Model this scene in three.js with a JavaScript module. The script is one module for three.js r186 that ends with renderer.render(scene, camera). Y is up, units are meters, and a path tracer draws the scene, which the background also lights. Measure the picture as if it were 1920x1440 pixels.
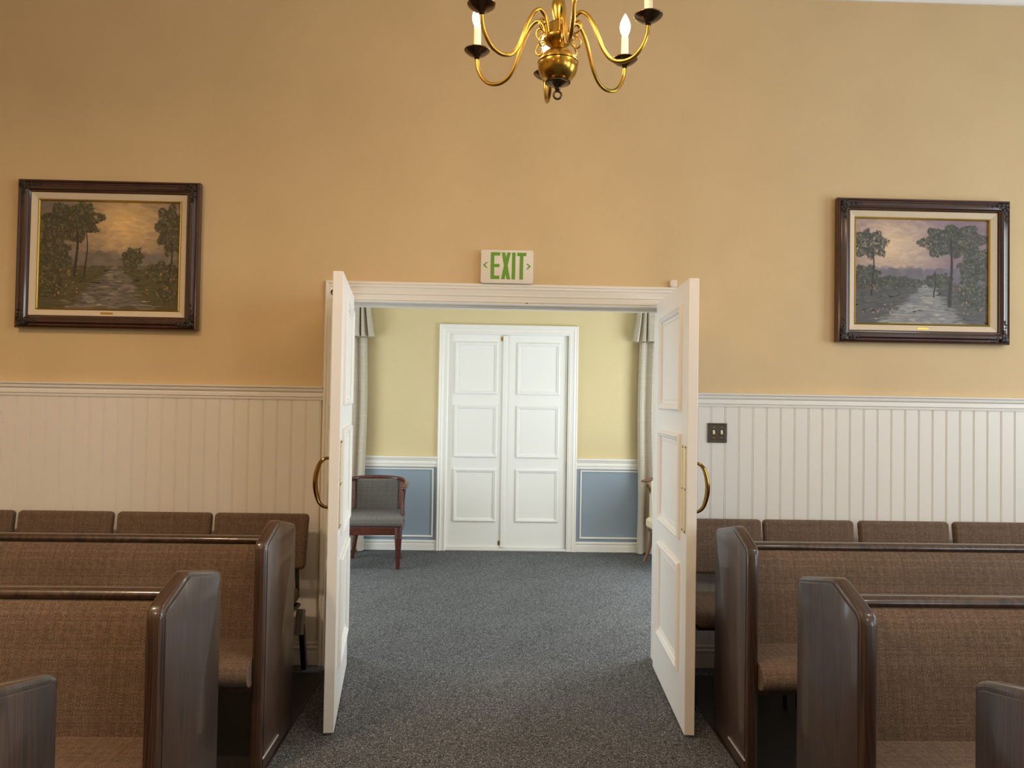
import * as THREE from 'three';
import { RoundedBoxGeometry } from 'three/addons/geometries/RoundedBoxGeometry.js';
import { RectAreaLightUniformsLib } from 'three/addons/lights/RectAreaLightUniformsLib.js';
import { mergeGeometries, toCreasedNormals } from 'three/addons/utils/BufferGeometryUtils.js';

// ---------------------------------------------------------------- camera, sky, lights, exposure
const scene = new THREE.Scene();
const camera = new THREE.PerspectiveCamera(2 * Math.atan(720 / 1389.82) * 180 / Math.PI, 4 / 3, 0.05, 100);
camera.rotation.order = 'YXZ';
camera.rotation.set(0.0216, -0.025, 0.0164);
camera.position.set(0, 1.5245, 4.2891);
const renderer = new THREE.WebGLRenderer({ antialias: true });
renderer.toneMapping = THREE.LinearToneMapping;
renderer.toneMappingExposure = 1.0;
renderer.shadowMap.enabled = true;
renderer.shadowMap.type = THREE.PCFSoftShadowMap;
scene.background = new THREE.Color(0.75, 0.88, 1.0);
RectAreaLightUniformsLib.init();
const DAY = new THREE.Color(0.8, 0.92, 1.0);
function daylight(w, h, x, y, z, tx, ty, tz, power) {      // sky light entering through a window, the size of its glass
  const l = new THREE.RectAreaLight(DAY, power, w, h);
  l.position.set(x, y, z); l.lookAt(tx, ty, tz); scene.add(l); return l;
}
const CH = { left: -4.7, right: 4.9, front: 10.2, top: 4.0 };          // chapel
const LB = { left: -2.4, right: 2.5, far: -3.235, top: 2.75 };         // lobby beyond the doors
const CHAPEL_WINDOWS = [[1.9, 1.5, 0.95, 3.1], [4.9, 1.5, 0.95, 3.1], [7.9, 1.5, 0.95, 3.1]];   // z, width, sill, head
for (const [z, w, s, h] of CHAPEL_WINDOWS) daylight(w - 0.1, h - s - 0.1, CH.right - 0.02, (s + h) / 2, z, 0, (s + h) / 2, z, 7.6);
daylight(1.6, 1.95, LB.right - 0.02, 1.2, -1.45, 0, 1.2, -1.45, 8.2);
daylight(1.6, 1.95, LB.left + 0.02, 1.2, -1.45, 0, 1.2, -1.45, 4.2);
const BULB = { color: new THREE.Color(1, 0.67, 0.37), power: 0.4 };
const LAMP = { color: new THREE.Color(1, 0.72, 0.45), power: 400 };

// ---------------------------------------------------------------- small tools
function rng(seed) { let a = seed >>> 0; return () => { a = (a + 0x6D2B79F5) | 0; let t = Math.imul(a ^ (a >>> 15), 1 | a); t = (t + Math.imul(t ^ (t >>> 7), 61 | t)) ^ t; return ((t ^ (t >>> 14)) >>> 0) / 4294967296; }; }
function hash(i, j, s) { let h = Math.imul(i, 374761393) ^ Math.imul(j, 668265263) ^ Math.imul(s + 11, 1274126177); h = Math.imul(h ^ (h >>> 13), 1274126177); return ((h ^ (h >>> 16)) >>> 0) / 4294967296; }
function vn(x, y, px, py, s) {                                          // tileable value noise, periods px and py
  const i = Math.floor(x), j = Math.floor(y), f = x - i, g = y - j, u = f * f * (3 - 2 * f), v = g * g * (3 - 2 * g);
  const m = (a, n) => ((a % n) + n) % n, h = (a, b) => hash(m(a, px), m(b, py), s);
  return (h(i, j) * (1 - u) + h(i + 1, j) * u) * (1 - v) + (h(i, j + 1) * (1 - u) + h(i + 1, j + 1) * u) * v;
}
function fbm(u, v, nx, ny, s, oct = 4) { let a = 0.5, t = 0; for (let k = 0; k < oct; k++) { t += a * vn(u * nx, v * ny, nx, ny, s + k); nx *= 2; ny *= 2; a *= 0.5; } return t / (1 - Math.pow(0.5, oct)); }
function tex(w, h, fn, color = true) {
  const d = new Uint8Array(w * h * 4);
  for (let j = 0; j < h; j++) for (let i = 0; i < w; i++) {
    const c = fn((i + 0.5) / w, (j + 0.5) / h, i, j), o = 4 * (j * w + i);
    d[o] = c[0]; d[o + 1] = c[1]; d[o + 2] = c[2]; d[o + 3] = 255;
  }
  const t = new THREE.DataTexture(d, w, h); t.wrapS = t.wrapT = THREE.RepeatWrapping; t.magFilter = THREE.LinearFilter; t.minFilter = THREE.LinearMipmapLinearFilter; t.generateMipmaps = true;
  if (color) t.colorSpace = THREE.SRGBColorSpace; t.needsUpdate = true; return t;
}
const C8 = v => Math.max(0, Math.min(255, Math.round(v)));
const mix = (a, b, t) => a.map((x, k) => x + (b[k] - x) * t);
function uvBox(g, sx = 1, sy = sx, turn = false) {                      // uv in units of the texture's real size, by the way each face points
  if (g.index) g = g.toNonIndexed();
  const p = g.attributes.position, n = p.count, uv = new Float32Array(n * 2), a = new THREE.Vector3(), b = new THREE.Vector3(), c = new THREE.Vector3();
  for (let t = 0; t < n; t += 3) {
    a.fromBufferAttribute(p, t); b.fromBufferAttribute(p, t + 1); c.fromBufferAttribute(p, t + 2);
    const nn = b.clone().sub(a).cross(c.clone().sub(a)), x = Math.abs(nn.x), y = Math.abs(nn.y), z = Math.abs(nn.z);
    [a, b, c].forEach((q, k) => {
      let u, v;
      if (x >= y && x >= z) { u = q.z; v = q.y; } else if (y >= z) { u = q.z; v = q.x; if (!turn) { u = q.x; v = q.z; } } else { u = q.x; v = q.y; }
      if (turn && !(y > x && y > z)) [u, v] = [v, u];
      uv[2 * (t + k)] = u / sx; uv[2 * (t + k) + 1] = v / sy;
    });
  }
  g.setAttribute('uv', new THREE.BufferAttribute(uv, 2)); return g;
}
const clean = g => { g = g.index ? g.toNonIndexed() : g; for (const k of Object.keys(g.attributes)) if (!['position', 'normal', 'uv'].includes(k)) g.deleteAttribute(k); if (!g.attributes.uv) g.setAttribute('uv', new THREE.BufferAttribute(new Float32Array(g.attributes.position.count * 2), 2)); return g; };
const join = list => list.length > 1 ? mergeGeometries(list.map(clean)) : list[0];
const box = (x0, x1, y0, y1, z0, z1) => new THREE.BoxGeometry(x1 - x0, y1 - y0, z1 - z0).translate((x0 + x1) / 2, (y0 + y1) / 2, (z0 + z1) / 2);
const rbox = (x0, x1, y0, y1, z0, z1, r = 0.004, s = 2) => new RoundedBoxGeometry(x1 - x0, y1 - y0, z1 - z0, s, r).translate((x0 + x1) / 2, (y0 + y1) / 2, (z0 + z1) / 2);
function shapeOf(pts) { const s = new THREE.Shape(); pts.forEach(([x, y], k) => k ? s.lineTo(x, y) : s.moveTo(x, y)); return s; }
function alongX(pts, x0, x1, crease = 0.5, bevel = 0) {                 // profile of [z, y] points swept along x
  let g = new THREE.ExtrudeGeometry(shapeOf(pts.map(([z, y]) => [-z, y])), { depth: x1 - x0 - 2 * bevel, bevelEnabled: bevel > 0, bevelSize: bevel, bevelThickness: bevel, bevelOffset: -bevel, bevelSegments: 3, steps: 1 });
  g.translate(0, 0, bevel); g.rotateY(Math.PI / 2); g.translate(x0, 0, 0);
  return crease ? toCreasedNormals(g, crease) : g;
}
function tube(points, r, seg = 40, rad = 10, closed = false) {
  return new THREE.TubeGeometry(new THREE.CatmullRomCurve3(points.map(p => new THREE.Vector3(...p)), closed), seg, r, rad, closed);
}
const lathe = (pts, seg = 32) => new THREE.LatheGeometry(pts.map(([x, y]) => new THREE.Vector2(x, y)), seg);
function rectFrame(w, h, prof, sides = 'tlbr') {                        // mitred frame: profile of [inset from the outer edge, depth]
  const pos = [], at = (cx, cy, [o, d]) => [cx * (w / 2 - o), cy * (h / 2 - o), d], quad = (a, b, c, d) => pos.push(...a, ...b, ...c, ...a, ...c, ...d);
  const S = { t: [[-1, 1], [1, 1]], r: [[1, 1], [1, -1]], b: [[1, -1], [-1, -1]], l: [[-1, -1], [-1, 1]] };
  for (const k of sides) for (let j = 0; j + 1 < prof.length; j++) {
    const [A, B] = S[k], foot = sides.includes('b') ? null : -h / 2;
    const f = (c, p) => { const q = at(c[0], c[1], p); if (foot !== null && c[1] < 0) q[1] = foot; return q; };
    quad(f(A, prof[j]), f(B, prof[j]), f(B, prof[j + 1]), f(A, prof[j + 1]));
  }
  const g = new THREE.BufferGeometry(); g.setAttribute('position', new THREE.Float32BufferAttribute(pos, 3)); g.computeVertexNormals(); return clean(g);
}
function plate(w, h, r, d, bevel) {                                      // slab with rounded corners, back at z = 0
  const s = new THREE.Shape(), x = w / 2, y = h / 2; s.moveTo(-x + r, -y); s.lineTo(x - r, -y); s.absarc(x - r, -y + r, r, -Math.PI / 2, 0); s.lineTo(x, y - r); s.absarc(x - r, y - r, r, 0, Math.PI / 2); s.lineTo(-x + r, y); s.absarc(-x + r, y - r, r, Math.PI / 2, Math.PI); s.lineTo(-x, -y + r); s.absarc(-x + r, -y + r, r, Math.PI, Math.PI * 1.5);
  return toCreasedNormals(new THREE.ExtrudeGeometry(s, { depth: d - 2 * bevel, bevelEnabled: true, bevelSize: bevel, bevelOffset: -bevel, bevelThickness: bevel, bevelSegments: 3, curveSegments: 8 }).translate(0, 0, bevel), 0.7);
}
function taperTube(points, rad, seg = 48, n = 12) {                      // rad(t) gives [radius, flattening]
  const c = new THREE.CatmullRomCurve3(points.map(p => new THREE.Vector3(...p))), g = new THREE.TubeGeometry(c, seg, 1, n), p = g.attributes.position, v = new THREE.Vector3();
  for (let i = 0; i < p.count; i++) { const t = Math.floor(i / (n + 1)) / seg, o = c.getPointAt(t); v.fromBufferAttribute(p, i).sub(o).multiplyScalar(rad(t)).add(o); p.setXYZ(i, v.x, v.y, v.z); }
  g.computeVertexNormals(); return g;
}
const taken = {};
function numbered(n) { const k = taken[n] = (taken[n] ?? -1) + 1; return k ? `${n}_${String(k).padStart(3, '0')}` : n; }
function tag(o, label, category, group, kind) { o.userData = { label, category }; if (group) o.userData.group = group; if (kind) o.userData.kind = kind; return o; }
function part(name, g, m, parent, label) { const o = new THREE.Mesh(g, m); o.name = name; o.castShadow = o.receiveShadow = true; parent.add(o); if (label) o.userData.label = label; return o; }
function single(name, g, m, label, category, group, kind) { const o = part(numbered(name), g, m, scene); return tag(o, label, category, group, kind); }
function thing(name, label, category, [x, y, z] = [0, 0, 0], turn = 0, group, kind) { const o = new THREE.Group(); o.name = numbered(name); o.position.set(x, y, z); o.rotation.y = turn; scene.add(o); return tag(o, label, category, group, kind); }

// ---------------------------------------------------------------- materials
const std = (o) => new THREE.MeshStandardMaterial(o), phy = (o) => new THREE.MeshPhysicalMaterial(o);
const peel = tex(512, 512, (u, v) => { const n = 255 * (0.6 * fbm(u, v, 48, 48, 3, 3) + 0.4 * fbm(u, v, 9, 9, 8, 2)); return [n, n, n]; }, false);
function paint(r, g, b, amount, seed) {                                 // roller-painted drywall: faint mottling of the pigment
  return tex(512, 512, (u, v) => { const n = (fbm(u, v, 5, 5, seed, 5) - 0.5) * amount; return [C8(r + n), C8(g + n), C8(b + n * 0.9)]; });
}
const M = {};
M.beige = std({ map: paint(214, 188, 144, 10, 21), roughness: 0.72, bumpMap: peel, bumpScale: 0.0012 });
M.yellow = std({ map: paint(212, 194, 148, 6, 31), roughness: 0.7, bumpMap: peel, bumpScale: 0.001 });
M.blue = std({ map: paint(142, 156, 170, 6, 41), roughness: 0.6, bumpMap: peel, bumpScale: 0.0006 });
M.white = std({ color: '#e9e4dc', roughness: 0.42 });
M.trim = std({ color: '#ece8e1', roughness: 0.35 });
M.doorWhite = std({ color: '#efede8', roughness: 0.38 });
M.ceiling = std({ color: '#e8e4dc', roughness: 0.9 });
M.brass = std({ color: '#dcbd78', metalness: 1, roughness: 0.2 });
M.agedBrass = std({ color: '#b8923f', metalness: 1, roughness: 0.24 });
M.darkBrass = std({ color: '#6d5c48', metalness: 1, roughness: 0.22 });
M.handleBrass = std({ color: '#8f6f38', metalness: 1, roughness: 0.14 });
M.chrome = std({ color: '#77787c', metalness: 1, roughness: 0.12 });
M.black = std({ color: '#141312', roughness: 0.45 });
M.iron = std({ color: '#191716', roughness: 0.4, metalness: 0.6 });
M.greyPlastic = std({ color: '#86837e', roughness: 0.5 });
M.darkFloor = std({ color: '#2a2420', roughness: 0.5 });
M.glass = phy({ color: '#ffffff', roughness: 0, transmission: 1, thickness: 0, ior: 1.5 });
M.candle = std({ color: '#efe3c4', roughness: 0.5 });
M.bulb = std({ color: '#fff1d8', emissive: new THREE.Color(1, 0.74, 0.4), emissiveIntensity: 9, roughness: 0.2 });
M.lampDisc = std({ color: '#fff4e0', emissive: new THREE.Color(1, 0.85, 0.62), emissiveIntensity: 4 });
M.cream = std({ color: '#e6d9bb', roughness: 0.85 });
M.gold = std({ color: '#c9a84e', metalness: 0.85, roughness: 0.35 });
M.plastic = std({ color: '#e6ddd0', roughness: 0.4 });
M.green = std({ color: '#5e9a1c', roughness: 0.5 });
M.carved = std({ color: '#1c1310', roughness: 0.38 });

function woodTex(base, dark, light, seed) {
  return tex(512, 1024, (u, v) => {
    const stave = Math.floor(u * 4), off = hash(stave, 1, seed) * 7, tone = hash(stave, 2, seed);
    const cx = (u * 4 - stave - 0.5) * (0.7 + 0.6 * hash(stave, 3, seed)), vv = v + off;
    const bow = cx * cx * 3.2 + 0.22 * Math.sin(2 * Math.PI * (v + hash(stave, 4, seed))) + 0.35 * (fbm(u, v, 8, 5, seed, 3) - 0.5);
    const rings = 0.5 + 0.5 * Math.sin(bow * 34 + off * 5);
    const pores = fbm(u, v, 190, 8, seed + 5, 2), fine = fbm(u, v, 90, 4, seed + 7, 3);
    let c = mix(base, light, 0.55 * fine + 0.45 * (tone - 0.5));
    c = mix(c, dark, Math.pow(rings, 3) * 0.62 * (0.35 + 0.65 * fine) + (pores > 0.6 ? (pores - 0.6) * 1.6 : 0));
    return c.map(C8);
  });
}
const woodBump = tex(512, 512, (u, v) => { const n = 255 * fbm(u, v, 150, 6, 77, 2); return [n, n, n]; }, false);
M.pewWood = phy({ map: woodTex([58, 38, 28], [24, 15, 11], [92, 64, 46], 5), roughness: 0.36, clearcoat: 0.5, clearcoatRoughness: 0.1, bumpMap: woodBump, bumpScale: 0.0003 });
M.mahogany = phy({ map: woodTex([78, 30, 21], [44, 15, 11], [104, 46, 31], 15), roughness: 0.3, clearcoat: 0.5, clearcoatRoughness: 0.15 });
M.frameWood = phy({ map: woodTex([54, 21, 13], [28, 11, 8], [78, 34, 20], 25), roughness: 0.28, clearcoat: 0.8, clearcoatRoughness: 0.1 });
M.walnut = phy({ map: woodTex([104, 66, 42], [64, 38, 24], [138, 94, 62], 35), roughness: 0.35, clearcoat: 0.3, clearcoatRoughness: 0.2 });

// upholstery: slubby two-tone weave
function weave(n, threads, a, b, c, seed) {
  return tex(n, n, (u, v, i, j) => {
    const x = u * threads, y = v * threads, xi = Math.floor(x), yi = Math.floor(y), over = (xi + yi) % 2 === 0;
    const warpTone = 0.55 * hash(xi, Math.floor(vn(u * 24, v * 24, 24, 24, seed) * 4) + Math.floor(v * 40), seed + 1) + 0.45 * hash(xi, 3, seed + 2);
    const weftTone = 0.55 * hash(Math.floor(u * 40), yi, seed + 3) + 0.45 * hash(5, yi, seed + 4);
    const t = over ? warpTone : weftTone, fx = x - xi, fy = y - yi, round = over ? 4 * fx * (1 - fx) : 4 * fy * (1 - fy);
    let col = mix(a, b, t); col = mix(c, col, 0.45 + 0.55 * round); return col.map(C8);
  });
}
function weaveBump(n, threads, seed) { return tex(n, n, (u, v) => { const x = u * threads, y = v * threads, xi = Math.floor(x), yi = Math.floor(y), over = (xi + yi) % 2 === 0, fx = x - xi, fy = y - yi, r = 255 * (over ? 4 * fx * (1 - fx) : 4 * fy * (1 - fy)) * (0.6 + 0.4 * hash(xi, yi, seed)); return [r, r, r]; }, false); }
M.pewFabric = std({ map: weave(1024, 104, [92, 72, 57], [148, 123, 101], [46, 35, 27], 3), roughness: 0.95, bumpMap: weaveBump(1024, 104, 2), bumpScale: 0.0012 });
M.greyFabric = std({ map: weave(512, 70, [92, 88, 82], [140, 136, 128], [62, 58, 54], 8), roughness: 0.95, bumpMap: weaveBump(512, 70, 6), bumpScale: 0.0008 });
M.linen = phy({ map: weave(512, 96, [180, 168, 150], [228, 218, 201], [142, 130, 112], 13), roughness: 0.9, bumpMap: weaveBump(512, 96, 9), bumpScale: 0.0008 });
M.liner = std({ map: weave(512, 150, [214, 196, 168], [232, 216, 190], [196, 178, 150], 17), roughness: 0.85 });
// loop-pile carpet: grey heather with rows of short dark dashes
M.carpet = std({
  map: tex(1024, 1024, (u, v) => {
    const s = fbm(u, v, 330, 360, 51, 2), row = vn(u * 70, v * 300, 70, 300, 57), big = fbm(u, v, 5, 5, 61, 3);
    let g = 81 + (s - 0.5) * 165 + (big - 0.5) * 12;
    if (row > 0.72) g -= (row - 0.72) * 130;
    if (s > 0.68) g += 34;
    return [C8(g), C8(g * 1.005), C8(g * 1.01)];
  }), roughness: 1,
  bumpMap: tex(1024, 1024, (u, v) => { const n = 255 * fbm(u, v, 330, 360, 51, 2); return [n, n, n]; }, false), bumpScale: 0.003
});

// ---------------------------------------------------------------- shell of the chapel
const OP = { l: -0.86, r: 0.985, top: 2.09, t: 0.15 };                  // doorway
single('floor', uvBox(box(LB.left - 0.2, CH.right + 0.2, -0.1, 0, -3.5, CH.front + 0.2).translate(0, 0, 0), 1), M.carpet, 'grey heather loop-pile carpet running from the aisle through the doorway', 'floor', null, 'structure');
single('floor_pews', box(CH.left - 0.2, LB.left - 0.2, -0.1, 0, -0.15, CH.front + 0.2), M.carpet, 'grey carpet under the far ends of the left pews', 'floor', null, 'structure');
const wb = new THREE.Group(); wb.name = 'wall_back'; scene.add(wb);
tag(wb, 'tan painted wall around the open double doors, beadboard below', 'wall', null, 'structure');
part('plaster', uvBox(join([box(CH.left, OP.l, 0, CH.top, -OP.t, 0), box(OP.r, CH.right, 0, CH.top, -OP.t, 0), box(OP.l, OP.r, OP.top, CH.top, -OP.t, 0)]), 1.6), M.beige, wb);
// beadboard: every board its own piece, one flat and one bead
const BW = 0.0816, beadProfile = [[0, 0], [0, 0.0055], [0.0016, 0.008], [BW - 0.0105, 0.008], [BW - 0.0092, 0.0053], [BW - 0.0078, 0.0053], [BW - 0.0068, 0.0072], [BW - 0.0045, 0.0085], [BW - 0.0022, 0.0072], [BW - 0.0012, 0.0055], [BW - 0.0002, 0.0055], [BW - 0.0002, 0]];
const boardGeo = new THREE.ExtrudeGeometry(shapeOf(beadProfile.map(([x, d]) => [x, -d])), { depth: 1.395, bevelEnabled: false }).rotateX(-Math.PI / 2).translate(0, 0.118, 0);
for (let x = -0.985 - BW; x > CH.left; x -= BW) part('board', boardGeo, M.white, wb).position.set(x, 0, 0);
for (let x = 1.11; x < CH.right - BW; x += BW) part('board', boardGeo, M.white, wb).position.set(x, 0, 0);
const railProfile = [[0, 1.505], [0.012, 1.505], [0.014, 1.514], [0.009, 1.518], [0.018, 1.524], [0.018, 1.54], [0.013, 1.543], [0.013, 1.547], [0.024, 1.556], [0.026, 1.566], [0.021, 1.57], [0.033, 1.575], [0.034, 1.583], [0, 1.583]];
const baseProfile = [[0, 0], [0.016, 0], [0.016, 0.072], [0.013, 0.078], [0.013, 0.086], [0.019, 0.092], [0.02, 0.1], [0.012, 0.106], [0.012, 0.112], [0.016, 0.118], [0.015, 0.126], [0, 0.128]];
single('trim', alongX(railProfile, CH.left, -0.975, 0.3), M.trim, 'white moulded chair rail left of the doorway', 'chair rail', null, 'structure').name = 'trim_1';
single('trim', alongX(railProfile, 1.1, CH.right, 0.3), M.trim, 'white moulded chair rail right of the doorway', 'chair rail', null, 'structure').name = 'trim_2';
single('baseboard', alongX(baseProfile, CH.left, -0.975, 0.3), M.trim, 'white baseboard behind the chairs left of the doorway', 'baseboard', null, 'structure').name = 'baseboard_left';
single('baseboard', alongX(baseProfile, 1.1, CH.right, 0.3), M.trim, 'white baseboard behind the chairs right of the doorway', 'baseboard', null, 'structure').name = 'baseboard_right';
// door casing and jamb
const casingProfile = [[0, 0], [0, 0.026], [0.006, 0.03], [0.014, 0.03], [0.018, 0.024], [0.022, 0.024], [0.03, 0.027], [0.036, 0.022], [0.06, 0.017], [0.064, 0.02], [0.07, 0.02], [0.074, 0.014], [0.094, 0.012], [0.104, 0.012], [0.106, 0]];
{
  const w = 1.1 + 0.973, h = 2.193, o = new THREE.Group(); o.name = 'trim_3'; scene.add(o);
  tag(o, 'white moulded casing and jamb framing the open double doorway', 'door casing', null, 'structure');
  part('casing', rectFrame(w, h, casingProfile, 'tlr').translate((1.1 - 0.973) / 2, h / 2, 0), M.trim, o);
  part('jamb', join([box(OP.l - 0.001, OP.l + 0.018, 0, OP.top, -OP.t - 0.005, 0.004), box(OP.r - 0.018, OP.r + 0.001, 0, OP.top, -OP.t - 0.005, 0.004), box(OP.l, OP.r, OP.top - 0.012, OP.top + 0.008, -OP.t - 0.005, 0.004), box(OP.l + 0.018, OP.r - 0.018, OP.top - 0.03, OP.top - 0.012, -0.125, -0.075)]), M.trim, o);
  part('ball_catch', new THREE.SphereGeometry(0.006, 12, 8).translate(0.185, 2.09, 0.006), M.black, o);
  part('strike', lathe([[0, -0.002], [0.011, -0.002], [0.011, 0.001], [0.006, 0.004], [0, 0.004]], 16).translate(-0.07, 2.077, -0.03), M.trim, o);
}
// other walls, ceiling
const wl = single('wall_left', uvBox(box(CH.left - 0.15, CH.left, 0, CH.top, -0.15, CH.front), 1.6), M.beige, 'tan chapel wall on the far left', 'wall', null, 'structure'); wl.name = 'wall_left';
const wf = single('wall_front', uvBox(box(CH.left - 0.15, CH.right + 0.15, 0, CH.top, CH.front, CH.front + 0.15), 1.6), M.beige, 'tan chapel wall at the front end', 'wall', null, 'structure');
function wallAcross(x0, x1, zs, top, z0, z1) {                          // a wall along z with window openings [centre z, width, sill, head]
  const list = []; let z = z0;
  for (const [c, w, s, h] of [...zs].sort((a, b) => a[0] - b[0])) { list.push(box(x0, x1, 0, top, z, c - w / 2), box(x0, x1, 0, s, c - w / 2, c + w / 2), box(x0, x1, h, top, c - w / 2, c + w / 2)); z = c + w / 2; }
  list.push(box(x0, x1, 0, top, z, z1)); return uvBox(join(list), 1.6);
}
single('wall_right', wallAcross(CH.right, CH.right + 0.15, CHAPEL_WINDOWS, CH.top, -0.15, CH.front), M.beige, 'tan chapel wall with tall windows on the right', 'wall', null, 'structure');
single('ceiling', box(CH.left - 0.15, CH.right + 0.15, CH.top, CH.top + 0.12, -0.15, CH.front + 0.15), M.ceiling, 'white chapel ceiling above the tan wall', 'ceiling', null, 'structure');
single('trim', alongX([[0, 3.918], [0.012, 3.918], [0.016, 3.93], [0.03, 3.945], [0.055, 3.965], [0.07, 3.985], [0.075, 4.0], [0, 4.0]], CH.left, CH.right, 0.3), M.trim, 'white crown moulding at the top edge of the wall', 'crown moulding', null, 'structure').name = 'trim_4';
let windows = 0;
function sideWindow(x, z, w, s, h, inward, rows, label) {               // frame, muntins and panes in a wall along z
  const o = new THREE.Group(); o.name = `window_${++windows}`; scene.add(o); tag(o, label, 'window', null, 'structure'); o.position.set(x, (s + h) / 2, z); o.rotation.y = inward * Math.PI / 2;
  const H = h - s, cols = 3;
  part('window_frame', rectFrame(w + 0.14, H + 0.14, [[0, 0], [0, 0.022], [0.02, 0.026], [0.07, 0.016], [0.072, -0.14]]), M.trim, o);
  for (let i = 0; i < cols; i++) for (let j = 0; j < rows; j++) part('pane', box(-w / 2 + i * w / cols + 0.012, -w / 2 + (i + 1) * w / cols - 0.012, -H / 2 + j * H / rows + 0.012, -H / 2 + (j + 1) * H / rows - 0.012, -0.078, -0.075), M.glass, o);
  for (let i = 0; i <= cols; i++) part('muntin', box(-w / 2 + i * w / cols - 0.014, -w / 2 + i * w / cols + 0.014, -H / 2, H / 2, -0.09, -0.065), M.trim, o);
  for (let j = 0; j <= rows; j++) part('muntin', box(-w / 2, w / 2, -H / 2 + j * H / rows - 0.012, -H / 2 + j * H / rows + 0.012, -0.089, -0.066), M.trim, o);
  return o;
}
['nearest the double doors', 'beside the middle pews', 'farthest from the double doors'].forEach((t, k) => { const [z, w, s, h] = CHAPEL_WINDOWS[k]; sideWindow(CH.right, z, w, s, h, -1, 4, `tall white multi-pane chapel window in right wall, ${t}`); });

// ---------------------------------------------------------------- lobby shell
const FARWIN = [[-1.9, 0.7], [2.05, 0.7]];
{
  const o = new THREE.Group(); o.name = 'wall_far'; scene.add(o); tag(o, 'lobby wall, pale yellow above and slate blue below the rail', 'wall', null, 'structure');
  const z0 = LB.far - 0.15, z1 = LB.far, cut = [[-2.25, -1.55], [1.7, 2.4]], list = [];
  list.push(box(LB.left - 0.15, -2.25, 0.9, LB.top, z0, z1), box(-1.55, -0.46, 0.9, LB.top, z0, z1), box(0.757, 1.7, 0.9, LB.top, z0, z1), box(2.4, LB.right + 0.15, 0.9, LB.top, z0, z1), box(-0.46, 0.757, 2.19, LB.top, z0, z1));
  for (const [a, b] of cut) list.push(box(a, b, 2.35, LB.top, z0, z1));
  part('upper_plaster', uvBox(join(list), 1.6), M.yellow, o);
  part('lower_plaster', uvBox(join([box(LB.left - 0.15, -0.46, 0, 0.9, z0, z1), box(0.757, LB.right + 0.15, 0, 0.9, z0, z1)]), 1.6), M.blue, o);
}
single('wall_lobby_left', wallAcross(LB.left - 0.15, LB.left, [[-1.45, 1.7, 0.2, 2.25]], LB.top, LB.far, -0.15), M.yellow, 'pale yellow side wall of the lobby behind the left curtain', 'wall', null, 'structure');
single('wall_lobby_right', wallAcross(LB.right, LB.right + 0.15, [[-1.45, 1.7, 0.2, 2.25]], LB.top, LB.far, -0.15), M.yellow, 'pale yellow side wall of the lobby behind the right curtain', 'wall', null, 'structure');
single('ceiling_lobby', box(LB.left - 0.15, LB.right + 0.15, LB.top, LB.top + 0.1, LB.far - 0.15, -0.15), M.ceiling, 'white flat ceiling of the lobby', 'ceiling', null, 'structure');
sideWindow(LB.left, -1.45, 1.7, 0.2, 2.25, 1, 4, 'tall white multi-pane window in the left lobby wall');
sideWindow(LB.right, -1.45, 1.7, 0.2, 2.25, -1, 4, 'tall white multi-pane window in the right lobby wall');
for (const [x, w] of FARWIN) { const o = sideWindow(x, LB.far, w, 0.9, 2.35, 0, 3, `narrow white window in lobby far wall beside the ${x < 0 ? 'left' : 'right'} curtain`); }
const farRail = [[0, 0.835], [0.01, 0.835], [0.013, 0.85], [0.009, 0.858], [0.019, 0.866], [0.019, 0.885], [0.012, 0.893], [0.02, 0.905], [0.026, 0.92], [0.032, 0.928], [0.032, 0.942], [0, 0.942]];
const farBase = [[0, 0], [0.016, 0], [0.016, 0.06], [0.012, 0.066], [0.012, 0.074], [0.018, 0.08], [0.018, 0.092], [0.01, 0.1], [0, 0.1]];
const seg = [[LB.left, -0.553, 'left'], [0.856, LB.right, 'right']];
seg.forEach(([a, b, side], k) => {
  single('trim', alongX(farRail, a, b, 0.3).translate(0, 0, LB.far), M.trim, `white lobby chair rail ${side} of the closed double doors`, 'chair rail', null, 'structure').name = `trim_${5 + k}`;
  single('trim', alongX(farBase, a, b, 0.3).translate(0, 0, LB.far), M.trim, `white lobby baseboard ${side} of the closed double doors`, 'baseboard', null, 'structure').name = `baseboard_lobby_${side}`;
  const x0 = k ? 0.895 : -1.75, x1 = k ? 1.95 : -0.588;
  single('trim', rectFrame(x1 - x0, 0.822 - 0.13, [[0, 0], [0.001, 0.008], [0.006, 0.014], [0.012, 0.012], [0.016, 0.006], [0.018, 0]]).translate((x0 + x1) / 2, 0.476, LB.far), M.trim, `white picture-frame moulding on the blue panel ${side} of the closed doors`, 'wall moulding', null, 'structure').name = `trim_${7 + k}`;
});
{
  const o = new THREE.Group(); o.name = 'trim_9'; scene.add(o); tag(o, 'white casing and threshold around the closed lobby double doors', 'door casing', null, 'structure');
  const w = 0.856 + 0.553, h = 2.283;
  part('casing', rectFrame(w, h, [[0, 0], [0, 0.026], [0.01, 0.03], [0.02, 0.024], [0.035, 0.028], [0.048, 0.02], [0.07, 0.018], [0.076, 0.022], [0.084, 0.02], [0.098, 0.012], [0.099, -0.06]], 'tlr').translate((0.856 - 0.553) / 2, h / 2, LB.far), M.trim, o);
  part('threshold', rbox(-0.46, 0.757, 0, 0.024, LB.far - 0.08, LB.far + 0.012, 0.004), M.trim, o);
}
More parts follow.
